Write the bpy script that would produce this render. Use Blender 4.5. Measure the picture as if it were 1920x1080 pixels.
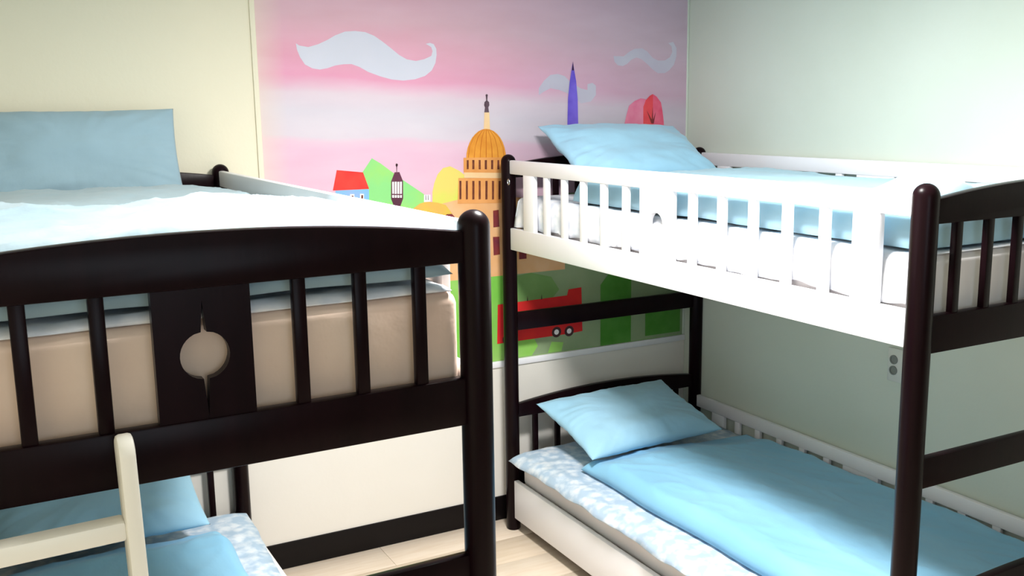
import bpy, bmesh, math, random
from mathutils import Vector, Matrix, noise
R = math.radians
for o in list(bpy.data.objects): bpy.data.objects.remove(o)
sc = bpy.context.scene
COL = sc.collection

# ---------------------------------------------------------------- camera
PITCH, YAW, ROLL = R(-10.2424), R(27.8144), R(-0.8447)
F = Vector((math.sin(YAW)*math.cos(PITCH), math.cos(YAW)*math.cos(PITCH), math.sin(PITCH)))
Rt = Vector((math.cos(YAW), -math.sin(YAW), 0)); Up = Rt.cross(F)
R2 = Rt*math.cos(ROLL) + Up*math.sin(ROLL); U2 = -Rt*math.sin(ROLL) + Up*math.cos(ROLL)
cam = bpy.data.objects.new('camera', bpy.data.cameras.new('camera')); COL.objects.link(cam)
cam.matrix_world = Matrix(((R2.x, U2.x, -F.x, 0), (R2.y, U2.y, -F.y, 0), (R2.z, U2.z, -F.z, 1.7752), (0, 0, 0, 1)))
cam.data.sensor_width = 36; cam.data.lens = 36*1844.1/1920; cam.data.clip_start = .05
sc.camera = cam

# ---------------------------------------------------------------- room numbers
YW, XR, XL, YF, ZC = 3.655, 2.847, -0.34, -1.5, 2.42     # back wall, right wall, left wall, front wall, ceiling
XA, YA, XD, YD, BW, BL = 1.859, 1.520, 0.764, 1.594, .969, 2.02

# ---------------------------------------------------------------- light
w = bpy.data.worlds.new('world'); sc.world = w; w.use_nodes = True
w.node_tree.nodes['Background'].inputs[0].default_value = (.75, .86, 1, 1)
w.node_tree.nodes['Background'].inputs[1].default_value = 1.0
LP = (1.24, 1.80, 2.35)
la = bpy.data.lights.new('ceiling_lamp', 'AREA'); la.shape = 'DISK'; la.size = .36; la.energy = 45; la.color = (1, .985, .96)
lo = bpy.data.objects.new('ceiling_lamp', la); lo.location = (LP[0], LP[1], LP[2]-.012); COL.objects.link(lo)
lb = bpy.data.lights.new('window_daylight', 'AREA'); lb.shape = 'RECTANGLE'; lb.size = 1.1; lb.size_y = 1.1; lb.energy = 8.5; lb.color = (.72, .87, 1)
lp = bpy.data.objects.new('window_daylight', lb); lp.location = (.42, YF+.04, 1.55); lp.rotation_euler = (R(90), 0, 0); COL.objects.link(lp)
sc.view_settings.view_transform = 'Standard'; sc.view_settings.look = 'None'
sc.view_settings.exposure = 0.85; sc.view_settings.gamma = 1; sc.view_settings.use_curve_mapping = False

# ---------------------------------------------------------------- materials
def srgb(r, g, b):
    f = lambda c: (c/255/12.92) if c/255 <= .04045 else ((c/255+.055)/1.055)**2.4
    return (f(r), f(g), f(b), 1)
def mat(name, c, rough=.6, c2=None, scale=4, bump=0, bscale=40, spec=.5, stretch=None, coat=0, mixlo=.35, mixhi=.65, sheen=0, detail=4):
    m = bpy.data.materials.new(name); m.use_nodes = True; nt = m.node_tree; b = nt.nodes['Principled BSDF']
    b.inputs['Roughness'].default_value = rough; b.inputs['Base Color'].default_value = c
    b.inputs['Specular IOR Level'].default_value = spec; b.inputs['Coat Weight'].default_value = coat
    b.inputs['Coat Roughness'].default_value = .15
    if sheen: b.inputs['Sheen Weight'].default_value = sheen
    tc = nt.nodes.new('ShaderNodeTexCoord'); mp = nt.nodes.new('ShaderNodeMapping'); nt.links.new(tc.outputs['Object'], mp.inputs[0])
    if stretch: mp.inputs['Scale'].default_value = stretch
    if c2:
        n = nt.nodes.new('ShaderNodeTexNoise'); n.inputs['Scale'].default_value = scale; n.inputs['Detail'].default_value = detail
        nt.links.new(mp.outputs[0], n.inputs['Vector'])
        r = nt.nodes.new('ShaderNodeValToRGB'); r.color_ramp.elements[0].color = c; r.color_ramp.elements[1].color = c2
        r.color_ramp.elements[0].position = mixlo; r.color_ramp.elements[1].position = mixhi
        nt.links.new(n.outputs['Fac'], r.inputs[0]); nt.links.new(r.outputs[0], b.inputs['Base Color'])
    if bump:
        n2 = nt.nodes.new('ShaderNodeTexNoise'); n2.inputs['Scale'].default_value = bscale; n2.inputs['Detail'].default_value = 5
        nt.links.new(mp.outputs[0], n2.inputs['Vector'])
        bp = nt.nodes.new('ShaderNodeBump'); bp.inputs['Strength'].default_value = bump; bp.inputs['Distance'].default_value = .01
        nt.links.new(n2.outputs['Fac'], bp.inputs['Height']); nt.links.new(bp.outputs[0], b.inputs['Normal'])
    return m
M = {}
M['wood'] = mat('dark_wood', srgb(16, 5, 8), .30, srgb(21, 7, 11), 3, .02, 20, .09, stretch=(8, 8, 1))
M['white'] = mat('white_paint', srgb(247, 246, 250), .38, srgb(242, 241, 246), 2, .03, 15)
M['cream'] = mat('cream_paint', srgb(246, 242, 234), .4, srgb(240, 236, 226), 3, .03, 15)
M['wall_b'] = mat('cream_wall', srgb(238, 231, 208), .75, srgb(232, 226, 204), 1.2, .06, 60, .3)
M['wall_r'] = mat('pale_wall', srgb(214, 221, 211), .75, srgb(207, 215, 203), 1.2, .06, 60, .3)
M['wall_f'] = mat('tan_wall', srgb(150, 140, 124), .75, srgb(144, 134, 118), 1.2, .06, 60, .3)  # unseen front wall, coloured darker to cut bounced light in the room
M['wainscot'] = mat('white_wainscot', srgb(234, 230, 223), .6, srgb(229, 225, 217), 1.2, .04, 60, .3)
M['ceil'] = mat('ceiling_paint', srgb(240, 240, 236), .8)
M['skirt'] = mat('black_skirting', srgb(12, 7, 8), .45, spec=.2)
M['plank'] = mat('light_laminate', srgb(230, 212, 192), .4, srgb(220, 200, 176), 5, .03, 30, .4, stretch=(1, 9, 1))
M['plank2'] = mat('light_laminate_pale', srgb(232, 216, 198), .4, srgb(224, 205, 184), 6, .03, 30, .4, stretch=(1, 9, 1))
M['duvet'] = mat('pale_blue_cotton', srgb(140, 196, 228), .85, srgb(130, 188, 222), 3, .55, 6, .2, sheen=.2, stretch=(1.5, .6, 1))
M['duvet_lit'] = mat('lit_duvet_cotton', srgb(172, 192, 204), .85, srgb(158, 184, 198), 3, 1.0, 7, .2, sheen=.2)  # paler copy of the left duvet cotton, stands in for light on it
M['duvet_p'] = mat('very_pale_blue_cotton', srgb(172, 210, 228), .85, srgb(162, 203, 222), 3, .5, 6, .2, sheen=.2)
M['duvet_g'] = mat('grey_blue_duvet_cotton', srgb(158, 182, 192), .85, srgb(150, 174, 184), 3, .25, 9, .2, sheen=.2)
M['pillow'] = mat('blue_pillow_cotton', srgb(160, 204, 228), .85, srgb(152, 197, 222), 3, .5, 7, .2, sheen=.2, stretch=(1.2, 1, 1))
M['pillow_g'] = mat('grey_blue_pillow_cotton', srgb(150, 178, 192), .85, srgb(144, 170, 182), 3, .5, 7, .2, sheen=.2, stretch=(1.2, 1, 1))
M['sheet'] = mat('beige_mattress_cover', srgb(230, 206, 188), .85, srgb(220, 192, 174), 4, .8, 6, .2)
M['sheet_w'] = mat('pale_mattress_cover', srgb(236, 232, 232), .85, srgb(228, 223, 223), 4, .3, 9, .2)
M['metal'] = mat('zinc', srgb(190, 190, 190), .3); M['metal'].node_tree.nodes['Principled BSDF'].inputs['Metallic'].default_value = 1
M['plastic'] = mat('white_plastic', srgb(214, 216, 210), .35)
M['plastic_g'] = mat('grey_plastic', srgb(120, 124, 120), .4)
# printed quilt: white ground, soft blue leaf blotches
def quilt(nm, c0, c1):
    m = bpy.data.materials.new(nm); m.use_nodes = True; nt = m.node_tree; b = nt.nodes['Principled BSDF']
    b.inputs['Roughness'].default_value = .85; b.inputs['Specular IOR Level'].default_value = .2
    tc = nt.nodes.new('ShaderNodeTexCoord')
    n = nt.nodes.new('ShaderNodeTexNoise'); n.inputs['Scale'].default_value = 22; n.inputs['Detail'].default_value = 3
    v = nt.nodes.new('ShaderNodeTexVoronoi'); v.inputs['Scale'].default_value = 30
    ad = nt.nodes.new('ShaderNodeMath'); ad.operation = 'MULTIPLY_ADD'; ad.inputs[1].default_value = .35
    nt.links.new(tc.outputs['Object'], n.inputs['Vector']); nt.links.new(tc.outputs['Object'], v.inputs['Vector'])
    nt.links.new(v.outputs['Distance'], ad.inputs[0]); nt.links.new(n.outputs['Fac'], ad.inputs[2])
    r = nt.nodes.new('ShaderNodeValToRGB'); e = r.color_ramp.elements
    e[0].position = .5; e[0].color = srgb(*c0); e[1].position = .78; e[1].color = srgb(*c1)
    nt.links.new(ad.outputs[0], r.inputs[0]); nt.links.new(r.outputs[0], b.inputs['Base Color'])
    q = nt.nodes.new('ShaderNodeTexVoronoi'); q.inputs['Scale'].default_value = 16; q.feature = 'SMOOTH_F1'
    nt.links.new(tc.outputs['Object'], q.inputs['Vector'])
    bp = nt.nodes.new('ShaderNodeBump'); bp.inputs['Strength'].default_value = .45; bp.inputs['Distance'].default_value = .02; bp.invert = True
    nt.links.new(q.outputs['Distance'], bp.inputs['Height']); nt.links.new(bp.outputs[0], b.inputs['Normal'])
    return m
M['quilt'] = quilt('printed_quilt', (218, 224, 232), (172, 192, 212))
M['quilt_w'] = quilt('white_quilt', (242, 242, 244), (222, 226, 234))

# ---------------------------------------------------------------- helpers
def link(name, me, parent=None, loc=None):
    o = bpy.data.objects.new(name, me); COL.objects.link(o)
    if parent: o.parent = parent
    if loc: o.location = loc
    return o
def finish(bm, name, m, parent=None, smooth=35, loc=None):
    bmesh.ops.recalc_face_normals(bm, faces=bm.faces)
    me = bpy.data.meshes.new(name); bm.to_mesh(me); bm.free()
    for k in (m if isinstance(m, (list, tuple)) else [m]): me.materials.append(k)
    if smooth:
        me.polygons.foreach_set('use_smooth', [True]*len(me.polygons)); me.set_sharp_from_angle(angle=R(smooth))
    return link(name, me, parent, loc)
def tag(o, label=None, cat=None, group=None, kind=None):
    if label: o['label'] = label
    if cat: o['category'] = cat
    if group: o['group'] = group
    if kind: o['kind'] = kind
    return o
def thing(name, label, cat, loc=(0, 0, 0), rz=0, group=None):
    o = link(name, None, None, loc); o.rotation_euler = (0, 0, rz); o.empty_display_size = .1
    return tag(o, label, cat, group)
def box(bm, x0, x1, y0, y1, z0, z1, bev=.003):
    x0, x1 = sorted((x0, x1)); y0, y1 = sorted((y0, y1))
    vs = [bm.verts.new((x, y, z)) for z in (z0, z1) for y in (y0, y1) for x in (x0, x1)]
    fs = [bm.faces.new([vs[i] for i in q]) for q in ((0, 2, 3, 1), (4, 5, 7, 6), (0, 1, 5, 4), (2, 6, 7, 3), (0, 4, 6, 2), (1, 3, 7, 5))]
    if bev:
        es = list({e for f in fs for e in f.edges})
        bmesh.ops.bevel(bm, geom=es, offset=bev, segments=2, affect='EDGES', profile=.5)
def boxobj(name, m, parent, *a, bev=.003):
    bm = bmesh.new(); box(bm, *a, bev=bev); return finish(bm, name, m, parent)
def prism(bm, pts, axis, a, b, bev=0):
    """polygon pts (2-D) extruded between a and b along axis 'y' (pts are x,z) or 'x' (pts are y,z)"""
    f = (lambda p, t: (p[0], t, p[1])) if axis == 'y' else (lambda p, t: (t, p[0], p[1]))
    A = [bm.verts.new(f(p, a)) for p in pts]; B = [bm.verts.new(f(p, b)) for p in pts]
    n = len(pts); fs = [bm.faces.new(A), bm.faces.new(B[::-1])]
    for i in range(n): bm.faces.new((A[i], B[i], B[(i+1) % n], A[(i+1) % n]))
    if bev:
        es = list({e for q in fs for e in q.edges}); bmesh.ops.recalc_face_normals(bm, faces=bm.faces)
        bmesh.ops.bevel(bm, geom=es, offset=bev, segments=2, affect='EDGES', profile=.5)
def lathe(bm, prof, n=24, c=(0, 0)):
    rings = []
    for r, z in prof:
        rings.append([bm.verts.new((c[0]+r*math.cos(2*math.pi*i/n), c[1]+r*math.sin(2*math.pi*i/n), z)) for i in range(n)] if r > 1e-6 else bm.verts.new((c[0], c[1], z)))
    for a, b in zip(rings, rings[1:]):
        for i in range(n):
            j = (i+1) % n
            if isinstance(a, list) and isinstance(b, list): bm.faces.new((a[i], a[j], b[j], b[i]))
            elif isinstance(a, list): bm.faces.new((a[i], a[j], b))
            else: bm.faces.new((a, b[j], b[i]))
def nz(x, y, z=0, s=1): return noise.noise(Vector((x*s, y*s, z)))

# ---------------------------------------------------------------- room shell
def wallbox(name, m, *a):
    return tag(boxobj(name, m, None, *a, bev=0), kind='structure')
wallbox('wall_back', M['wall_b'], XL-.1, XR+.1, YW, YW+.1, -.02, ZC)
wallbox('wall_right', M['wall_r'], XR, XR+.1, YF, YW, -.02, ZC)
wallbox('wall_left', M['wall_b'], XL-.1, XL, YF, YW, -.02, ZC)
wallbox('wall_front', M['wall_f'], XL-.1, XR+.1, YF-.1, YF, -.02, ZC)
wallbox('ceiling', M['ceil'], XL-.1, XR+.1, YF-.1, YW+.1, ZC, ZC+.08)
fl = wallbox('floor', M['skirt'], XL-.1, XR+.1, YF-.1, YW+.1, -.08, -.011)
# laminate planks, laid across the room
pm = {}
random.seed(4)
rows = 26; pw = (YW-YF)/rows
for r in range(rows):
    x = XL - random.random()*1.0
    while x < XR:
        a, b = max(x, XL), min(x+1.2, XR)
        if b-a > .02:
            boxobj('floor_plank', M[random.choice(('plank', 'plank', 'plank2'))], fl, a+.0006, b-.0006, YF+r*pw+.0006, YF+(r+1)*pw-.0006, -.011, 0, bev=.0008)
        x += 1.2
def skirting(name, *a): return tag(boxobj(name, M['skirt'], None, *a, bev=.003), kind='structure')
skirting('baseboard_back', XL, XR, YW-.012, YW, 0, .108)
skirting('baseboard_right', XR-.012, XR, YF, YW-.012, 0, .108)
skirting('baseboard_left', XL, XL+.012, YF, YW-.012, 0, .108)
skirting('baseboard_front', XL+.012, XR-.012, YF, YF+.012, 0, .108)
tag(boxobj('trim_1', M['white'], None, .885, 2.845, YW-.014, YW, .690, .718, bev=.004), kind='structure')
tag(boxobj('trim_2', M['wall_b'], None, .880, .899, YW-.007, YW, .718, ZC, bev=.002), kind='structure')
tag(boxobj('trim_3', M['wall_r'], None, 2.836, 2.846, YW-.006, YW, .718, ZC, bev=.002), kind='structure')

tag(boxobj('trim_4', M['wainscot'], None, XL+.001, XR-.001, YW-.005, YW, .1085, .690, bev=0), kind='structure')

# ---------------------------------------------------------------- painted mural (flat print on a thin panel)
SH = {
'cloud1': [(1.044,2.029),(1.056,2.021),(1.09,2.016),(1.128,2.027),(1.164,2.043),(1.194,2.06),(1.234,2.075),(1.273,2.078),(1.313,2.075),(1.349,2.062),(1.382,2.041),(1.418,2.015),(1.448,1.992),(1.479,1.976),(1.517,1.97),(1.552,1.977),(1.583,1.99),(1.589,2.008),(1.584,2.024),(1.561,2.036),(1.579,2.04),(1.595,2.035),(1.605,2.018),(1.606,1.995),(1.6,1.963),(1.583,1.934),(1.554,1.913),(1.511,1.9),(1.462,1.895),(1.414,1.899),(1.37,1.91),(1.32,1.927),(1.284,1.946),(1.254,1.956),(1.222,1.955),(1.189,1.95),(1.159,1.94),(1.13,1.935),(1.102,1.939),(1.074,1.953),(1.057,1.979),(1.047,2.006)],
'cloud2': [(2.44,2.0),(2.493,1.999),(2.519,2.017),(2.55,2.032),(2.59,2.035),(2.617,2.022),(2.649,1.994),(2.677,1.983),(2.714,1.984),(2.741,1.998),(2.755,2.021),(2.75,2.046),(2.731,2.06),(2.759,2.065),(2.778,2.039),(2.778,2.003),(2.765,1.966),(2.738,1.94),(2.715,1.929),(2.678,1.928),(2.65,1.943),(2.618,1.968),(2.586,1.989),(2.559,1.995),(2.533,1.985),(2.511,1.967),(2.489,1.958),(2.462,1.961),(2.445,1.977)],
'cloud3': [(2.067,1.836),(2.067,1.864),(2.092,1.895),(2.124,1.919),(2.161,1.923),(2.194,1.914),(2.215,1.895),(2.273,1.863),(2.307,1.856),(2.307,1.881),(2.333,1.886),(2.35,1.874),(2.35,1.835),(2.324,1.807),(2.273,1.8),(2.227,1.836),(2.165,1.857),(2.124,1.864),(2.091,1.85)],
'spire': [(2.233,1.975),(2.226,1.94),(2.217,1.892),(2.208,1.822),(2.202,1.645),(2.26,1.643),(2.256,1.821),(2.249,1.892),(2.239,1.941)],
'tip': [(2.233,1.975),(2.228,1.938),(2.238,1.938)],
'bush': [(2.491,1.656),(2.495,1.698),(2.508,1.747),(2.521,1.787),(2.552,1.808),(2.584,1.819),(2.611,1.815),(2.619,1.708),(2.62,1.652)],
'redL': [(2.599,1.653),(2.598,1.782),(2.611,1.811),(2.633,1.83),(2.649,1.837),(2.654,1.652)],
'redR': [(2.654,1.652),(2.649,1.837),(2.67,1.826),(2.694,1.8),(2.703,1.762),(2.711,1.714),(2.714,1.65)],
'br': [(2.642,1.708),(2.616,1.767),(2.644,1.726),(2.649,1.782),(2.652,1.726),(2.666,1.759),(2.656,1.707)],
'statue': [(1.823,1.842),(1.828,1.838),(1.826,1.83),(1.825,1.816),(1.833,1.809),(1.834,1.797),(1.829,1.788),(1.832,1.768),(1.81,1.768),(1.814,1.788),(1.81,1.797),(1.812,1.809),(1.82,1.816),(1.819,1.83),(1.817,1.838)],
'shaft': [(1.811,1.768),(1.833,1.768),(1.835,1.694),(1.806,1.695)],
'dome': [(1.907,1.576),(1.906,1.6),(1.901,1.623),(1.893,1.645),(1.882,1.664),(1.868,1.68),(1.852,1.692),(1.835,1.699),(1.817,1.702),(1.8,1.7),(1.782,1.693),(1.767,1.682),(1.753,1.668),(1.741,1.649),(1.732,1.629),(1.726,1.606),(1.724,1.582)],
'rib0': [(1.731,1.582),(1.739,1.629),(1.758,1.668),(1.786,1.693),(1.806,1.7),(1.809,1.7),(1.789,1.693),(1.76,1.668),(1.741,1.629),(1.734,1.582)],
'rib1': [(1.758,1.581),(1.764,1.628),(1.777,1.667),(1.796,1.693),(1.809,1.7),(1.812,1.7),(1.798,1.692),(1.78,1.667),(1.766,1.628),(1.761,1.581)],
'rib2': [(1.786,1.58),(1.789,1.627),(1.796,1.667),(1.806,1.692),(1.813,1.699),(1.815,1.699),(1.808,1.692),(1.799,1.667),(1.792,1.627),(1.788,1.58)],
'rib3': [(1.813,1.579),(1.814,1.626),(1.815,1.666),(1.816,1.692),(1.816,1.699),(1.819,1.699),(1.818,1.692),(1.818,1.666),(1.817,1.626),(1.816,1.579)],
'rib4': [(1.841,1.578),(1.84,1.626),(1.835,1.666),(1.826,1.692),(1.819,1.699),(1.822,1.699),(1.828,1.692),(1.837,1.666),(1.843,1.625),(1.844,1.578)],
'rib5': [(1.869,1.577),(1.866,1.625),(1.854,1.665),(1.836,1.692),(1.823,1.699),(1.825,1.699),(1.838,1.692),(1.857,1.665),(1.868,1.625),(1.872,1.577)],
'rib6': [(1.897,1.576),(1.892,1.624),(1.873,1.665),(1.846,1.691),(1.826,1.699),(1.829,1.699),(1.849,1.691),(1.876,1.665),(1.894,1.624),(1.9,1.576)],
'tier1': [(1.712,1.588),(1.919,1.583),(1.918,1.518),(1.711,1.529)],
'tier1b': [(1.713,1.529),(1.918,1.518),(1.917,1.496),(1.713,1.507)],
'tier2': [(1.687,1.507),(1.928,1.497),(1.926,1.393),(1.681,1.403)],
'w1_0': [(1.726,1.578),(1.735,1.578),(1.734,1.541),(1.725,1.541)],
'w1_1': [(1.751,1.578),(1.761,1.577),(1.76,1.54),(1.75,1.54)],
'w1_2': [(1.78,1.577),(1.789,1.576),(1.789,1.538),(1.779,1.539)],
'w1_3': [(1.808,1.575),(1.818,1.575),(1.817,1.537),(1.807,1.538)],
'w1_4': [(1.837,1.574),(1.847,1.574),(1.846,1.536),(1.836,1.537)],
'w1_5': [(1.866,1.573),(1.875,1.573),(1.875,1.535),(1.865,1.535)],
'w2_0': [(1.691,1.496),(1.7,1.495),(1.698,1.421),(1.689,1.42)],
'w2_1': [(1.72,1.494),(1.729,1.494),(1.727,1.419),(1.718,1.418)],
'w2_2': [(1.749,1.493),(1.759,1.492),(1.757,1.417),(1.747,1.416)],
'w2_3': [(1.778,1.492),(1.787,1.491),(1.786,1.416),(1.776,1.415)],
'w2_4': [(1.809,1.49),(1.819,1.49),(1.817,1.414),(1.807,1.413)],
'w2_5': [(1.839,1.489),(1.849,1.488),(1.847,1.412),(1.838,1.411)],
'w2_6': [(1.87,1.487),(1.88,1.487),(1.878,1.411),(1.868,1.41)],
'body': [(1.53,1.087),(2.19,1.087),(2.19,1.405),(2.0,1.41),(1.9,1.419),(1.681,1.419),(1.6,1.405),(1.53,1.37)],
'bw1': [(1.842,1.365),(1.868,1.367),(1.87,1.296),(1.842,1.295)],
'bw2': [(1.839,1.255),(1.869,1.254),(1.871,1.179),(1.841,1.177)],
'bw3': [(1.614,1.349),(1.631,1.363),(1.654,1.363),(1.666,1.35),(1.669,1.313),(1.613,1.317)],
'ytree': [(1.569,1.399),(1.571,1.456),(1.58,1.491),(1.596,1.526),(1.62,1.55),(1.652,1.556),(1.691,1.537),(1.722,1.514),(1.719,1.39)],
'sdome': [(1.484,1.393),(1.515,1.413),(1.546,1.42),(1.593,1.412),(1.628,1.401),(1.655,1.365),(1.638,1.337),(1.467,1.362)],
'cols': [(1.534,1.447),(1.562,1.446),(1.561,1.418),(1.533,1.418)],
'c1': [(1.541,1.446),(1.543,1.445),(1.543,1.425),(1.54,1.426)],
'c2': [(1.551,1.445),(1.553,1.445),(1.553,1.425),(1.55,1.425)],
'hill': [(1.274,1.54),(1.32,1.6),(1.356,1.578),(1.443,1.512),(1.532,1.451),(1.569,1.41),(1.568,1.356),(1.296,1.373),(1.278,1.471)],
'roof': [(1.177,1.56),(1.282,1.547),(1.304,1.482),(1.158,1.483)],
'hwall': [(1.168,1.482),(1.303,1.481),(1.301,1.414),(1.169,1.422)],
'hw1': [(1.226,1.466),(1.243,1.465),(1.242,1.442),(1.225,1.443)],
'hw1d': [(1.232,1.46),(1.239,1.459),(1.238,1.446),(1.231,1.446)],
'hw2': [(1.266,1.465),(1.282,1.464),(1.281,1.438),(1.265,1.439)],
'hw2d': [(1.271,1.46),(1.278,1.459),(1.277,1.44),(1.27,1.44)],
'knob': [(1.419,1.576),(1.425,1.575),(1.427,1.57),(1.423,1.562),(1.422,1.541),(1.42,1.541),(1.42,1.562),(1.417,1.57)],
'lroof': [(1.412,1.542),(1.432,1.542),(1.446,1.505),(1.396,1.507)],
'lbody': [(1.396,1.508),(1.446,1.506),(1.444,1.437),(1.393,1.439)],
'lp0': [(1.4,1.505),(1.408,1.505),(1.406,1.458),(1.399,1.458)],
'lq0': [(1.398,1.453),(1.406,1.453),(1.406,1.442),(1.398,1.443)],
'lp1': [(1.411,1.505),(1.419,1.505),(1.417,1.457),(1.409,1.457)],
'lq1': [(1.409,1.452),(1.417,1.452),(1.417,1.442),(1.409,1.442)],
'lp2': [(1.422,1.504),(1.43,1.504),(1.428,1.456),(1.42,1.457)],
'lq2': [(1.42,1.452),(1.428,1.451),(1.428,1.441),(1.42,1.441)],
'lp3': [(1.433,1.504),(1.441,1.504),(1.439,1.456),(1.431,1.456)],
'lq3': [(1.431,1.451),(1.439,1.451),(1.438,1.44),(1.431,1.441)],
'lbot': [(1.393,1.439),(1.444,1.437),(1.43,1.404),(1.405,1.406)],
'grass': [(0.905,0.7),(2.84,0.7),(2.84,1.02),(2.55,1.05),(2.2,1.087),(0.905,1.087)],
'skyg': [(2.19,1.087),(2.84,1.02),(2.84,1.42),(2.19,1.42)],
'bus': [(1.856,0.964),(1.959,0.966),(2.199,0.97),(2.206,0.996),(2.273,0.999),(2.278,0.8),(2.198,0.796),(1.85,0.794)],
'gt': [(2.374,0.72),(2.54,0.72),(2.54,1.02),(2.48,1.07),(2.42,1.05),(2.374,1.0)],
'g3': [(2.62,0.735),(2.82,0.735),(2.82,0.865),(2.62,0.865)],
'band': [(1.86,1.1),(2.35,1.1)],

}
def mural_base():
    m = bpy.data.materials.new('mural_sky'); m.use_nodes = True; nt = m.node_tree; b = nt.nodes['Principled BSDF']
    b.inputs['Roughness'].default_value = .7; b.inputs['Specular IOR Level'].default_value = .25
    g = nt.nodes.new('ShaderNodeNewGeometry'); s = nt.nodes.new('ShaderNodeSeparateXYZ'); nt.links.new(g.outputs['Position'], s.inputs[0])
    n = nt.nodes.new('ShaderNodeTexNoise'); n.inputs['Scale'].default_value = 2.2; n.inputs['Detail'].default_value = 6
    mp = nt.nodes.new('ShaderNodeMapping'); mp.inputs['Scale'].default_value = (1, 1, 3.5)
    nt.links.new(g.outputs['Position'], mp.inputs[0]); nt.links.new(mp.outputs[0], n.inputs['Vector'])
    def math_(op, a, b_):
        k = nt.nodes.new('ShaderNodeMath'); k.operation = op
        for i, v in enumerate((a, b_)):
            if isinstance(v, (int, float)): k.inputs[i].default_value = v
            else: nt.links.new(v, k.inputs[i])
        return k.outputs[0]
    t = math_('ADD', s.outputs['Z'], math_('MULTIPLY', math_('SUBTRACT', n.outputs['Fac'], .5), .06))
    # the lower pink edge climbs gently to the left
    t2 = math_('ADD', t, math_('MULTIPLY', math_('SUBTRACT', s.outputs['X'], 1.3), .05))
    fac = math_('MULTIPLY', math_('SUBTRACT', t2, 1.4), 1.0)
    r = nt.nodes.new('ShaderNodeValToRGB'); e = r.color_ramp.elements
    stops = [(0, (238, 196, 214)), (.235, (236, 198, 220)), (.265, (236, 204, 222)), (.285, (226, 218, 228)), (.37, (224, 220, 230)), (.44, (230, 214, 226)), (.475, (236, 190, 212)), (.50, (238, 172, 200)), (.62, (236, 180, 200)), (.72, (228, 188, 202)), (1, (226, 186, 206))]
    e[0].position = 0; e[0].color = srgb(*stops[0][1]); e[1].position = 1; e[1].color = srgb(*stops[-1][1])
    stops = [(p, (int(c[0]*.955), int(c[1]*.94), int(c[2]*.945))) for p, c in stops]
    e[0].color = srgb(*stops[0][1]); e[1].color = srgb(*stops[-1][1])
    for p, c in stops[1:-1]:
        k = e.new(p); k.color = srgb(*c)
    nt.links.new(fac, r.inputs[0])
    # sky blends to a greyer tone towards the right corner
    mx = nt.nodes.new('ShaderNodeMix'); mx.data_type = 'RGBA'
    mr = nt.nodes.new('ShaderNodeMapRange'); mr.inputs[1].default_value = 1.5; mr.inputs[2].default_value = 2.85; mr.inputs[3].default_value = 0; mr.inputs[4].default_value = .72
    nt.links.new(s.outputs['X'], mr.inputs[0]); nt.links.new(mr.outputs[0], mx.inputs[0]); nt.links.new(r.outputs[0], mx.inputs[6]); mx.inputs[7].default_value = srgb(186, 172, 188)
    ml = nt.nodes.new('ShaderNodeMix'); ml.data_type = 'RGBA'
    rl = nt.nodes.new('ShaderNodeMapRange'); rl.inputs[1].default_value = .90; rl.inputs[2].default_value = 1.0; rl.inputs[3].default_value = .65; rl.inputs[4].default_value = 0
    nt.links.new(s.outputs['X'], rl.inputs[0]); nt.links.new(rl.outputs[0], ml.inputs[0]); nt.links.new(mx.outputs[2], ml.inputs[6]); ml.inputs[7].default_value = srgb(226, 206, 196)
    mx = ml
    n2 = nt.nodes.new('ShaderNodeTexNoise'); n2.inputs['Scale'].default_value = 7; n2.inputs['Detail'].default_value = 6
    mp2 = nt.nodes.new('ShaderNodeMapping'); mp2.inputs['Scale'].default_value = (.5, 1, 2); nt.links.new(g.outputs['Position'], mp2.inputs[0]); nt.links.new(mp2.outputs[0], n2.inputs['Vector'])
    mx2 = nt.nodes.new('ShaderNodeMix'); mx2.data_type = 'RGBA'; mx2.blend_type = 'OVERLAY'; mx2.inputs[0].default_value = .13
    nt.links.new(mx.outputs[2], mx2.inputs[6]); nt.links.new(n2.outputs['Fac'], mx2.inputs[7])
    nt.links.new(mx2.outputs[2], b.inputs['Base Color'])
    return m
def paint(n, a, b=None, s=9): 
    b = b or tuple(max(0, int(k*.93)) for k in a)
    return mat('paint_'+n, srgb(*a), .7, srgb(*b), s, 0, 40, .25)
PM = [mural_base()]; PI = {}
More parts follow.
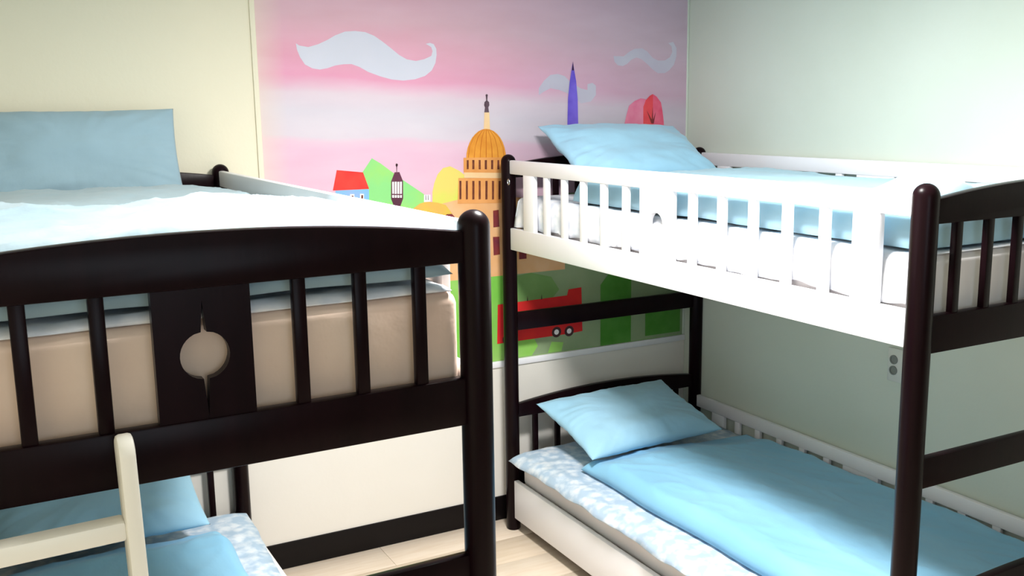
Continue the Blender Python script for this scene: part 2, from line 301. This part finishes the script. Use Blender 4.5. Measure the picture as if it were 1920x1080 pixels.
for n_, a_, b_, s_ in (('cloud', (214, 214, 228), (208, 210, 224), 4), ('cloud_faint', (200, 198, 212), (192, 184, 202), 4), ('violet', (98, 78, 196), (122, 100, 214), 14),
        ('black', (42, 20, 30), (60, 34, 40), 20), ('bush', (232, 140, 168), (224, 116, 150), 14), ('red', (222, 62, 78), (234, 84, 90), 12), ('rose', (222, 78, 112), (232, 110, 136), 12),
        ('statue', (96, 76, 88), (70, 52, 62), 30), ('cream', (240, 208, 164), (234, 196, 146), 12), ('dome', (232, 160, 62), (216, 140, 48), 16), ('rib', (200, 112, 32), (184, 98, 28), 20),
        ('tier', (228, 162, 98), (218, 148, 80), 12), ('peach', (234, 188, 144), (226, 166, 106), 6), ('window', (92, 44, 34), (124, 66, 44), 40), ('arch', (142, 56, 46), (110, 44, 60), 20),
        ('yellow', (200, 222, 84), (226, 208, 110), 5), ('sand', (222, 176, 88), (218, 196, 70), 10), ('white', (244, 240, 240), (236, 230, 232), 12), ('hill', (140, 214, 132), (162, 216, 110), 7),
        ('roof', (232, 50, 48), (244, 70, 60), 12), ('blue', (150, 176, 224), (128, 184, 232), 8), ('lantern', (104, 56, 76), (84, 44, 62), 16), ('grass', (104, 190, 60), (156, 202, 108), 2.4),
        ('meadow', (134, 158, 118), (152, 170, 132), 5), ('bus', (222, 46, 42), (204, 36, 44), 8), ('tree', (70, 134, 44), (86, 148, 62), 10), ('moss', (112, 152, 86), (128, 164, 102), 6), ('lime', (138, 200, 84), (156, 206, 110), 8), ('tyre', (78, 50, 52), (60, 40, 44), 20)):
    PI[n_] = len(PM); PM.append(paint(n_, a_, b_, s_))
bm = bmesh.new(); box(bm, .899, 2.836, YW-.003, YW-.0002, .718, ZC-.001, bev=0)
layer = [0]
def put(pts, c):
    """one brush shape, a coat thicker than the last"""
    layer[0] += 1; y = YW-.0032-layer[0]*.00003
    cl = [(min(max(x, .9), 2.835), max(z, .7185)) for x, z in pts]
    vs = [bm.verts.new((x, y, z)) for x, z in cl]
    try: f = bm.faces.new(vs)
    except ValueError: return
    f.material_index = PI[c]; f.normal_update()
    if f.normal.y > 0: f.normal_flip()
    bmesh.ops.triangulate(bm, faces=[f])
def circ(x, z, r, c, n=20): put([(x+r*math.cos(i*2*math.pi/n), z+r*math.sin(i*2*math.pi/n)) for i in range(n)], c)
for k, c in (('cloud1', 'cloud'), ('cloud2', 'cloud_faint'), ('cloud3', 'cloud_faint'), ('hill', 'hill'), ('skyg', 'meadow'), ('ytree', 'yellow')): put(SH[k], c)
put([(.905, 1.08), (1.54, 1.08), (1.54, 1.40), (1.2, 1.40), (1.05, 1.34), (.905, 1.30)], 'hill'); put([(1.17, 1.30), (1.295, 1.30), (1.295, 1.44), (1.17, 1.44)], 'blue'); put(SH['body'], 'peach'); put(SH['grass'], 'grass'); put([(1.93, 1.087), (1.93, .72), (2.835, .72), (2.835, 1.03), (2.55, 1.055), (2.2, 1.087)], 'meadow'); put([(1.90, 1.075), (1.93, .95), (2.12, .96), (2.16, 1.0), (2.12, 1.06), (2.02, 1.087)], 'moss'); put([(1.93, .80), (1.93, .722), (2.02, .722), (2.05, .76), (2.03, .80)], 'lime'); put([(2.10, .722), (2.17, .722), (2.18, .76), (2.12, .77)], 'lime')
put(SH['sdome'], 'sand'); put(SH['cols'], 'white'); put(SH['c1'], 'statue'); put(SH['c2'], 'statue')
put(SH['hwall'], 'blue'); put(SH['roof'], 'roof')
for k in ('hw1', 'hw2'): put(SH[k], 'white'); put(SH[k+'d'], 'window')
put(SH['lbot'], 'lantern'); put(SH['lbody'], 'lantern'); put(SH['lroof'], 'lantern'); put(SH['knob'], 'black')
for i in range(4): put(SH['lp%d' % i], 'white'); put(SH['lq%d' % i], 'white')
put(SH['shaft'], 'cream'); put(SH['statue'], 'statue'); put(SH['dome'], 'dome')
for i in range(7): put(SH['rib%d' % i], 'rib')
put(SH['tier2'], 'tier'); put(SH['tier1b'], 'cream'); put(SH['tier1'], 'tier')
for i in range(6): put(SH['w1_%d' % i], 'window')
for i in range(7): put(SH['w2_%d' % i], 'window')
for k in ('bw1', 'bw2', 'bw3'): put(SH[k], 'arch')
for x in (1.62, 1.74, 1.98, 2.1): put([(x-.018, 1.15), (x+.018, 1.15), (x+.018, 1.24), (x, 1.265), (x-.018, 1.24)], 'arch')
put(SH['gt'], 'tree'); put(SH['g3'], 'tree')
put(SH['bus'], 'bus')
for x in (1.93, 2.0, 2.07): put([(x-.003, .965), (x+.003, .965), (x, .99)], 'tyre')
for x, z in ((2.144, .811), (2.209, .808), (1.90, .808)): circ(x, z, .024, 'tyre'); circ(x, z, .012, 'white')
put(SH['bush'], 'bush'); put(SH['redL'], 'red'); put(SH['redR'], 'rose'); put(SH['br'], 'arch'); put(SH['spire'], 'violet'); put(SH['tip'], 'black')
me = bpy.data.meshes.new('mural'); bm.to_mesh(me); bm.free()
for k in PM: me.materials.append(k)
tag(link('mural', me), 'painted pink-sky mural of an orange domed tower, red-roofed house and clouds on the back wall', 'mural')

# ---------------------------------------------------------------- ceiling lamp over the aisle
t = thing('ceiling_light', 'round white ceiling lamp over the aisle between the bunk beds', 'lamp', (LP[0], LP[1], LP[2]))
bm = bmesh.new(); lathe(bm, [(0, 0), (.2, 0), (.215, .012), (.215, .06), (.19, .0695), (0, .0695)], 40); finish(bm, 'housing', M['white'], t)
# wall outlet
t = thing('wall_outlet', 'white two-socket power outlet on the right wall under the upper bunk', 'outlet', (XR-.0005, 2.405, .845))
boxobj('cover_plate', M['plastic'], t, -.009, 0, -.040, .040, -.062, .062, bev=.003)
for z in (.020, -.020):
    bm = bmesh.new(); lathe(bm, [(0, -.0), (.017, 0), (.017, .004), (.013, .004), (.012, .001), (0, .001)], 20)
    o = finish(bm, 'socket', M['plastic_g'], t); o.rotation_euler = (0, R(-90), 0); o.location = (-.0088, 0.012, z)

# ---------------------------------------------------------------- bunk beds
PR = .030
def post(parent, x, y):
    bm = bmesh.new()
    prof = [(0, 0), (PR-.004, 0), (PR, .005), (PR, 1.571)] + [(PR*math.cos(a), 1.571+PR*math.sin(a)) for a in [k*math.pi/16 for k in range(1, 8)]] + [(0, 1.601)]
    lathe(bm, prof, 28); o = finish(bm, 'post', M['wood'], parent, smooth=50); o.location = (x, y, 0); return o
def keyhole(bm, axis, a, b, cu, cz, hu, z0, z1, r=.039, tip=(.085, .085)):
    """board u in cu+-hu, z in z0..z1, extruded a..b, pierced by a disc with a fine spike above and below"""
    n = 32; inn = []; out = []
    for i in range(n):
        t = 2*math.pi*i/n
        u, z = r*math.cos(t), r*math.sin(t)
        if i == n//4: u, z = 0, r+tip[0]*.6
        if i == 3*n//4: u, z = 0, -r-tip[1]*.75
        if i in (n//4-1, 3*n//4+1): u = .0045
        if i in (n//4+1, 3*n//4-1): u = -.0045
        inn.append((cu+u, cz+z))
        c, s = math.cos(t), math.sin(t)
        hz = (z1-cz) if s > 0 else (cz-z0)
        k = min(hu/abs(c) if abs(c) > 1e-6 else 9, hz/abs(s) if abs(s) > 1e-6 else 9)
        out.append((cu+k*c, cz+k*s))
    # snap the nearest samples onto the corners
    for su in (-1, 1):
        for zz in (z0, z1):
            p = (cu+su*hu, zz); j = min(range(n), key=lambda q: (out[q][0]-p[0])**2+(out[q][1]-p[1])**2); out[j] = p
    f = (lambda p, t: (p[0], t, p[1])) if axis == 'y' else (lambda p, t: (t, p[0], p[1]))
    V = [[bm.verts.new(f(p, t)) for p in L] for t in (a, b) for L in (inn, out)]
    for i in range(n):
        j = (i+1) % n
        bm.faces.new((V[0][i], V[0][j], V[1][j], V[1][i])); bm.faces.new((V[2][i], V[3][i], V[3][j], V[2][j]))
        bm.faces.new((V[0][i], V[2][i], V[2][j], V[0][j])); bm.faces.new((V[1][i], V[1][j], V[3][j], V[3][i]))
def end_panel(name, parent, s, y, dz):
    """arched head- or footboard between two posts: arch rail and lower rail, slats and pierced centre board as sub-parts"""
    a, b = PR-.004, BW-PR+.004
    bm = bmesh.new(); N = 24
    top = [(a+(b-a)*i/N, 1.564+dz+.032*(1-(2*i/N-1)**2)) for i in range(N+1)]
    pts = [(s*x, z) for x, z in top] + [(s*b, 1.507+dz), (s*a, 1.507+dz)]
    prism(bm, pts, 'y', y-.014, y+.014, .004)
    box(bm, s*a, s*b, y-.013, y+.013, 1.204+dz, 1.294+dz, .004)
    o = finish(bm, name, M['wood'], parent)
    for x in (.111, .2215, .3285, .969-.3285, .969-.2215, .969-.111):
        boxobj('slat', M['wood'], o, s*(x-.0115), s*(x+.0115), y-.009, y+.009, 1.290+dz, 1.511+dz, bev=.003)
    bm = bmesh.new(); keyhole(bm, 'y', y-.010, y+.010, s*.4865, 1.398+dz, .0765, 1.2935+dz, 1.5075+dz)
    finish(bm, 'centre_panel', M['wood'], o)
    return o
def guard_rail(parent, x, dz, label=None):
    """white side rail with a slatted guard: top rail, bottom board; slats, stiles, pierced board as sub-parts"""
    bm = bmesh.new(); a, b = PR-.003, BL-PR+.003
    box(bm, x-.011, x+.011, a, b, 1.523+dz, 1.578+dz, .004); box(bm, x-.011, x+.011, a, b, 1.216+dz, 1.305+dz, .003)
    o = finish(bm, 'guard_rail', M['white'], parent)
    for y in (.300, .4335, .566, .698, .833, 1.185, 1.318, 1.450, 1.582, 1.712):
        boxobj('slat', M['white'], o, x-.008, x+.008, y-.016, y+.016, 1.302+dz, 1.526+dz, bev=.003)
    for y in (.162, 1.842):
        boxobj('stile', M['white'], o, x-.0095, x+.0095, y-.042, y+.042, 1.302+dz, 1.526+dz, bev=.003)
    bm = bmesh.new(); keyhole(bm, 'x', x-.009, x+.009, 1.010, 1.412+dz, .086, 1.3045+dz, 1.5235+dz)
    finish(bm, 'centre_panel', M['white'], o)
    return o
def bunk(name, label, loc, rz, s):
    t = thing(name, label, 'bunk bed', loc, rz)
    for x in (0, s*BW):
        for y in (0, BL): post(t, x, y)
    for nm, y in (('footboard', 0), ('headboard', BL)):
        end_panel(nm, t, s, y, 0); end_panel(nm, t, s, y, -1.010)
        boxobj('brace', M['wood'], t, s*(PR-.004), s*(BW-PR+.004), y-.012, y+.012, .872, .948, bev=.004)
    guard_rail(t, s*.001-s*.0, 0)
    guard_rail(t, s*BW, 0); guard_rail(t, s*BW, -1.12)
    boxobj('side_rail', M['white'], t, s*-.010, s*.012, PR-.003, BL-PR+.003, .056, .226, bev=.004)
    for z in (1.216, .185):
        bm = bmesh.new()
        for k in range(14): box(bm, s*.014, s*.955, .036+k*.14, .036+k*.14+.115, z+.002, z+.0165, .002)
        finish(bm, 'bed_base', M['cream'], t)
    for y in (BL-.028,):      # zinc hook plates holding the guard rail
        bm = bmesh.new()
        N = 18
        rings = []
        for i in range(N):
            A_ = 2*math.pi*i/N; c = Vector((0, .008*math.cos(A_), .011*math.sin(A_)))
            rings.append([bm.verts.new(c+Vector((.0022*math.sin(B_), .0022*math.cos(B_)*math.cos(A_), .0022*math.cos(B_)*math.sin(A_)))) for B_ in [2*math.pi*j/8 for j in range(8)]])
        for i in range(N):
            for j in range(8): bm.faces.new((rings[i][j], rings[(i+1) % N][j], rings[(i+1) % N][(j+1) % 8], rings[i][(j+1) % 8]))
        o = finish(bm, 'hook', M['metal'], t); o.location = (-s*.018, y-.006 if y > 1 else y+.006, 1.492)
    return t
RIGHT = bunk('bunk_bed', 'dark wood bunk bed with white rails along the right wall', (XA, YA, 0), 0, 1)
RD = .015
LEFT = bunk('bunk_bed', 'dark wood bunk bed on the left, seen from its footboard', (XD, YD, 0), RD, -1)
def toworld(side, p):
    if side > 0: return Vector((XA+p[0], YA+p[1], p[2]))
    c, s_ = math.cos(RD), math.sin(RD)
    return Vector((XD+c*p[0]-s_*p[1], YD+s_*p[0]+c*p[1], p[2]))

# ---------------------------------------------------------------- ladder on the left foot end
t = thing('bunk_ladder', 'cream wooden ladder with rounded stile tops against the left footboard', 'ladder', tuple(toworld(-1, (-.600, -.052, 0))), RD)
t.rotation_euler = (0, R(-1.0), RD)
def stile(x):
    bm = bmesh.new(); pts = [(-.026, .0)] + [(-.026, 1.27)] + [(.001-.027*math.cos(a), 1.276+.027*math.sin(a)) for a in [k*math.pi/12 for k in range(0, 13)]] + [(.028, 1.27), (.028, 0)]
    # drop duplicates
    prism(bm, pts, 'x', x-.0125, x+.0125, .006)
    finish(bm, 'stile', M['cream'], t)
stile(0); stile(-.30)
for z in (.14, .39, .64, .89, 1.14):
    boxobj('rung', M['cream'], t, -.289, -.011, -.018, .022, z, z+.032, bev=.006)

# ---------------------------------------------------------------- bedding
def shell(P, nu, nv, name, m, loc, rz, thick=None, Q=None, sub=0, smooth=180, parent=None):
    """closed body from two nu x nv point grids that share their rim direction"""
    bm = bmesh.new()
    A = [[bm.verts.new(P(i/(nu-1), j/(nv-1))) for j in range(nv)] for i in range(nu)]
    B = [[bm.verts.new(Q(i/(nu-1), j/(nv-1))) for j in range(nv)] for i in range(nu)]
    for i in range(nu-1):
        for j in range(nv-1):
            bm.faces.new((A[i][j], A[i+1][j], A[i+1][j+1], A[i][j+1])); bm.faces.new((B[i][j], B[i][j+1], B[i+1][j+1], B[i+1][j]))
    for i in range(nu-1):
        bm.faces.new((A[i][0], B[i][0], B[i+1][0], A[i+1][0])); bm.faces.new((A[i][-1], A[i+1][-1], B[i+1][-1], B[i][-1]))
    for j in range(nv-1):
        bm.faces.new((A[0][j], A[0][j+1], B[0][j+1], B[0][j])); bm.faces.new((A[-1][j], B[-1][j], B[-1][j+1], A[-1][j+1]))
    o = finish(bm, name, m, parent, smooth=smooth, loc=loc); o.rotation_euler = (0, 0, rz); return o
def side_loc(side): return ((XA, YA, 0), 0) if side > 0 else ((XD, YD, 0), RD)

def mattress(side, z0, z1, m, label, x0=.028, x1=.945, y0=.030, y1=1.985, seed=0):
    loc, rz = side_loc(side); bm = bmesh.new()
    box(bm, side*x0, side*x1, y0, y1, z0, z1, 0)
    bmesh.ops.bevel(bm, geom=[e for e in bm.edges], offset=.022, segments=4, affect='EDGES', profile=.5)
    o = finish(bm, 'mattress', m, None, loc=loc); o.rotation_euler = (0, 0, rz)
    return tag(o, label, 'mattress')

def smooth01(t): t = max(0, min(1, t)); return t*t*(3-2*t)
def puff(name, label, cat, m, side, x0, x1, y0, y1, zb, top, er=.04, wob=.008, seed=0, nu=70, nv=130, amp=.006, fs=1.0, ridge=.0, skew=None):
    """soft slab: bottom at zb(x,y), top at top(x,y), rolled edges, wandering outline, creases"""
    loc, rz = side_loc(side)
    zbf = zb if callable(zb) else (lambda x, y: zb)
    def outline(u, v):
        x = x0+(x1-x0)*u; y = y0+(y1-y0)*v
        x += (wob*nz(v*5, seed, 3)*2)*(1-u) - (wob*nz(v*5, seed, 7)*2)*u
        y += (wob*nz(u*4, seed, 11)*2)*(2*abs(v-.5))
        if skew: x += skew(u, v)
        return x, y
    def warp(t, k=.10):   # denser samples near the rim
        return .5-.5*math.cos(math.pi*t) if False else (t if True else t)
    def lift(u, v):
        dx = min(u, 1-u)*abs(x1-x0); dy = min(v, 1-v)*(y1-y0)
        f = lambda d: math.sqrt(max(0, 1-(1-min(d/er, 1))**2))
        return f(dx)*f(dy)
    def creases(x, y):
        a = nz(x*3+seed, y*2.2, seed)*1.0 + .5*nz(x*7, y*5+seed, seed+2)
        c = (1-abs(nz(x*5*fs+seed*3, y*3.2*fs, seed+9)*2))
        d = (1-abs(nz((x+y*.6)*8*fs, (y-x*.5)*3*fs+seed, seed+5)*2.2))
        return amp*(a + ridge*(max(0, c)**3 + .7*max(0, d)**4))
    def g(u): return u
    def P(u, v):
        # squeeze samples to the rim so the roll is round
        uu = .5-.5*math.cos(math.pi*u)*(1) ; uu = .35*u+.65*uu; vv = .35*v+.65*(.5-.5*math.cos(math.pi*v))
        x, y = outline(uu, vv); h = lift(uu, vv); b = zbf(x, y)
        z = b+.006+(top(x, y)-b-.006+creases(x, y))*h
        return (side*x, y, z)
    def Q(u, v):
        uu = .35*u+.65*(.5-.5*math.cos(math.pi*u)); vv = .35*v+.65*(.5-.5*math.cos(math.pi*v))
        x, y = outline(uu, vv); ins = .010
        h = lift(uu, vv)
        return (side*(x+(ins if uu < .5 else -ins)*(1-h)), y+(ins if vv < .5 else -ins)*(1-h), zbf(x, y)+.004*(1-h))
    return tag(shell(P, nu, nv, name, m, loc, rz, Q=Q), label, cat)

def draped(name, label, cat, m, side, path, y0, y1, th, seed=0, nv=120, endwob=.01, amp=.003):
    """sheet with thickness whose cross-section path(y) -> [(x,z)...] runs from the wall side to the aisle side"""
    loc, rz = side_loc(side); nu = len(path(.5))
    def row(v):
        y = y0+(y1-y0)*v; p = path(y); out = []
        for i, (x, z) in enumerate(p):
            a = p[max(0, i-1)]; b = p[min(len(p)-1, i+1)]
            t = Vector((b[0]-a[0], b[1]-a[1])); t.normalize(); n = Vector((-t.y, t.x)) if t.x < 0 else Vector((-t.y, t.x))
            if n.y < 0 and abs(t.x) > abs(t.y): n = -n
            if abs(t.x) <= abs(t.y): n = Vector((-abs(n.x), n.y))
            yy = y+endwob*nz(x*6, seed, v)*2*(1 if v in (0, 1) else 0)
            out.append((x, z, yy, n))
        return out
    rows = {}
    def get(u, v):
        k = round(v*(nv-1))
        if k not in rows: rows[k] = row(k/(nv-1))
        return rows[k][round(u*(nu-1))]
    def rim(u, v): return min(1, min(v, 1-v)*(y1-y0)/.02+.25)*min(1, (1-u)*12+.3)
    def P(u, v):
        x, z, y, n = get(u, v); q = amp*(nz(x*14, y*14, seed+z*9)+.6*nz(x*30, y*30, seed)); k = th*rim(u, v)+q
        return (side*(x+n.x*k), y, z+n.y*k)
    def Q(u, v):
        x, z, y, n = get(u, v); return (side*x, y, z)
    return tag(shell(P, nu, nv, name, m, loc, rz, Q=Q), label, cat)

def pillow(label, m, c, W, H, T, rot, seed=0, n=64, ear=.05, amp=.009):
    def pt(u, v, s):
        a, b = 2*u-1, 2*v-1
        a2 = math.sin(a*math.pi/2)*.5+a*.5; b2 = math.sin(b*math.pi/2)*.5+b*.5
        x = W/2*a2*(1-ear*(1-b2*b2)); y = H/2*b2*(1-ear*1.3*(1-a2*a2))
        e = max(0, (1-a2**4))**.55*max(0, (1-b2**4))**.55
        k = e*(1-.25*(a2*a2+b2*b2)/2)
        # gathers running in from the rim
        ang = math.atan2(b2, a2); rr = max(abs(a2), abs(b2))
        wr = amp*(1.6*nz(a*2.2+seed, b*2.2, seed)+ (rr**2)*nz(math.cos(ang)*9+seed, math.sin(ang)*9, seed+3)*1.0 + .5*nz(a*5, b*5, seed+8))
        z = s*(T/2*k) + wr*(e**.5)
        return (x, y, z+.03*nz(a*.9, b*.9, seed+20)*T*4*.25)
    P = lambda u, v: pt(u, v, 1)
    Q = lambda u, v: pt(u, v, -1)
    bm = bmesh.new(); A = [[None]*n for _ in range(n)]; B = [[None]*n for _ in range(n)]
    for i in range(n):
        for j in range(n):
            A[i][j] = bm.verts.new(P(i/(n-1), j/(n-1)))
            B[i][j] = A[i][j] if (i in (0, n-1) or j in (0, n-1)) else bm.verts.new(Q(i/(n-1), j/(n-1)))
    for i in range(n-1):
        for j in range(n-1):
            bm.faces.new((A[i][j], A[i+1][j], A[i+1][j+1], A[i][j+1])); bm.faces.new((B[i][j], B[i][j+1], B[i+1][j+1], B[i+1][j]))
    o = finish(bm, 'pillow', m, None, smooth=180); o.location = c; o.rotation_euler = rot
    return tag(o, label, 'pillow')

# --- right bed, upper bunk
mattress(1, 1.2335, 1.425, M['sheet_w'], 'pale mattress of the right upper bunk, behind the white slats')
def path_ru(y):
    e = 1.310+.010*nz(y*4, 2)+.01*nz(y*11, 5); b = .004*nz(y*9, 1)
    p = [(.93-.85*i/16, 1.427) for i in range(17)]
    p += [(.052-.03*math.sin(a)-.004, 1.397+.03*math.cos(a)) for a in (.3, .7, 1.1, 1.5)]
    if y > 1.95: b -= .012
    p += [(.016+b*k/5, 1.39-(1.39-e)*k/5) for k in range(1, 6)]
    return p
draped('quilted_pad', 'white quilted mattress pad on the right upper bunk', 'mattress pad', M['quilt_w'], 1, path_ru, .034, 1.984, .0035, 3, 120, .0, .003)
def top_ru(x, y):
    z = 1.535+.010*nz(x*3, y*2, 4)
    z += .080*math.exp(-((x-.22)/.10)**2-((y-.17)/.12)**2)+.02*math.exp(-((x-.5)/.2)**2-((y-.2)/.15)**2)
    return z-.012*smooth01((x-.6)/.3)
puff('duvet', 'light blue duvet on the right upper bunk', 'duvet', M['duvet_p'], 1, .045, .935, .045, 1.60, lambda x, y: 1.436+.012*max(0, nz(y*3, 6)), top_ru, .045, .006, 5, 70, 130, .006, 1.2, .8)
pillow('light blue pillow leaning on the headboard of the right upper bunk', M['pillow'], (XA+.455, YA+1.812, 1.603), .66, .43, .12, (R(28), R(1), R(-3)), 2)
# --- right bed, lower bunk
mattress(1, .2025, .345, M['sheet_w'], 'pale mattress of the right lower bunk, above the white side board')
def path_rl(y):
    w = .012*nz(y*5, 9)+.008*nz(y*13, 3)
    p = [(.93-.90*i/20, .348) for i in range(21)]
    x1 = -.045+w
    p += [(.03+(x1-.03)*k/5, .348-.020*(k/5)**2+.010*nz(y*9, k*.4)*(k/5)) for k in range(1, 6)]
    return p
draped('quilted_pad', 'pale blue printed quilt pad under the duvet of the right lower bunk', 'mattress pad', M['quilt'], 1, path_rl, .034, 1.955, .018, 6, 140, .008, .004)
def top_rl(x, y):
    z = .452-.030*smooth01((y-1.44)/.14)-.040*smooth01((x-.35)/.5)+.012*nz(x*2.4, y*1.8, 8)
    return z
puff('duvet', 'light blue duvet spread over the right lower bunk', 'duvet', M['duvet'], 1, .092, .935, .04, 1.62, .372, top_rl, .05, .008, 9, 80, 150, .006, 1.3, .9)
pillow('light blue pillow lying against the headboard of the right lower bunk', M['pillow'], (XA+.410, YA+1.745, .508), .67, .42, .13, (R(17), R(0), R(3)), 6, ear=.07)
# --- left bed, upper bunk
mattress(-1, 1.2335, 1.447, M['sheet'], 'beige mattress of the left upper bunk, seen behind the footboard slats', x0=.0165)
def path_lu(y):
    return [(.93-.90*i/20, 1.4495) for i in range(21)]
draped('quilted_pad', 'thin white quilt pad under the duvet of the left upper bunk', 'mattress pad', M['quilt_w'], -1, path_lu, .036, 1.96, .014, 11, 100, .006, .004)
def top_lu(x, y): return 1.514+.034*smooth01((y-.80)/.15)+.008*nz(x*3, y*3, 2)-.012*smooth01((.16-x)/.12)
puff('duvet', 'grey-blue duvet on the left upper bunk, partly under its paler lit fold', 'duvet', M['duvet_g'], -1, .024, .93, .040, 1.82, lambda x, y: 1.474+.006*nz(x*5, 2), top_lu, .05, .004, 14, 70, 130, .008, 1.2, .8)
def top_lq(x, y): return 1.586+.010*nz(x*3, y*3, 5)-.016*smooth01((.3-x)/.2)+.010*math.exp(-((y-.6)/.12)**2)
puff('quilt', 'puffy front fold of the duvet, coloured paler as if lit, over the foot half of the left upper bunk', 'quilt', M['duvet_lit'], -1, .024, .93, .034, .78, lambda x, y: 1.537, top_lq, .05, .010, 31, 90, 90, .008, 1.3, .9)  # extra paler slab, stands in for the brightly lit front of the duvet
pl = toworld(-1, (-.482, 1.937, 1.640))
pillow('grey-blue pillow propped upright against the wall on the left upper bunk', M['pillow_g'], tuple(pl), .665, .34, .10, (R(68), 0, RD), 12, ear=.03)
# --- left bed, lower bunk
mattress(-1, .2025, .345, M['sheet_w'], 'pale mattress of the left lower bunk', y1=1.83)
def path_ll(y):
    w = .010*nz(y*5, 19)+.006*nz(y*13, 13)
    x1 = .030+.04*smooth01((1.8-y)/.8)+w; p = [(.93-(.93-x1)*i/20, .348) for i in range(21)]
    return p
draped('quilted_pad', 'pale blue printed quilt pad showing beside the duvet of the left lower bunk', 'mattress pad', M['quilt'], -1, path_ll, .034, 1.845, .020, 16, 120, .008, .004)
puff('duvet', 'light blue duvet on the left lower bunk', 'duvet', M['duvet'], -1, .165, .93, .04, 1.63, .374, lambda x, y: .450-.03*smooth01((y-1.46)/.12)+.010*nz(x*2, y*2, 3)-.02*smooth01((x-.5)/.4), .05, .008, 19, 60, 110, .006, 1.3, .8)
pl = toworld(-1, (-.525, 1.765, .535))
pillow('light blue pillow at the head of the left lower bunk, behind the ladder', M['pillow'], tuple(pl), .64, .42, .13, (R(24), 0, RD), 16, ear=.05)
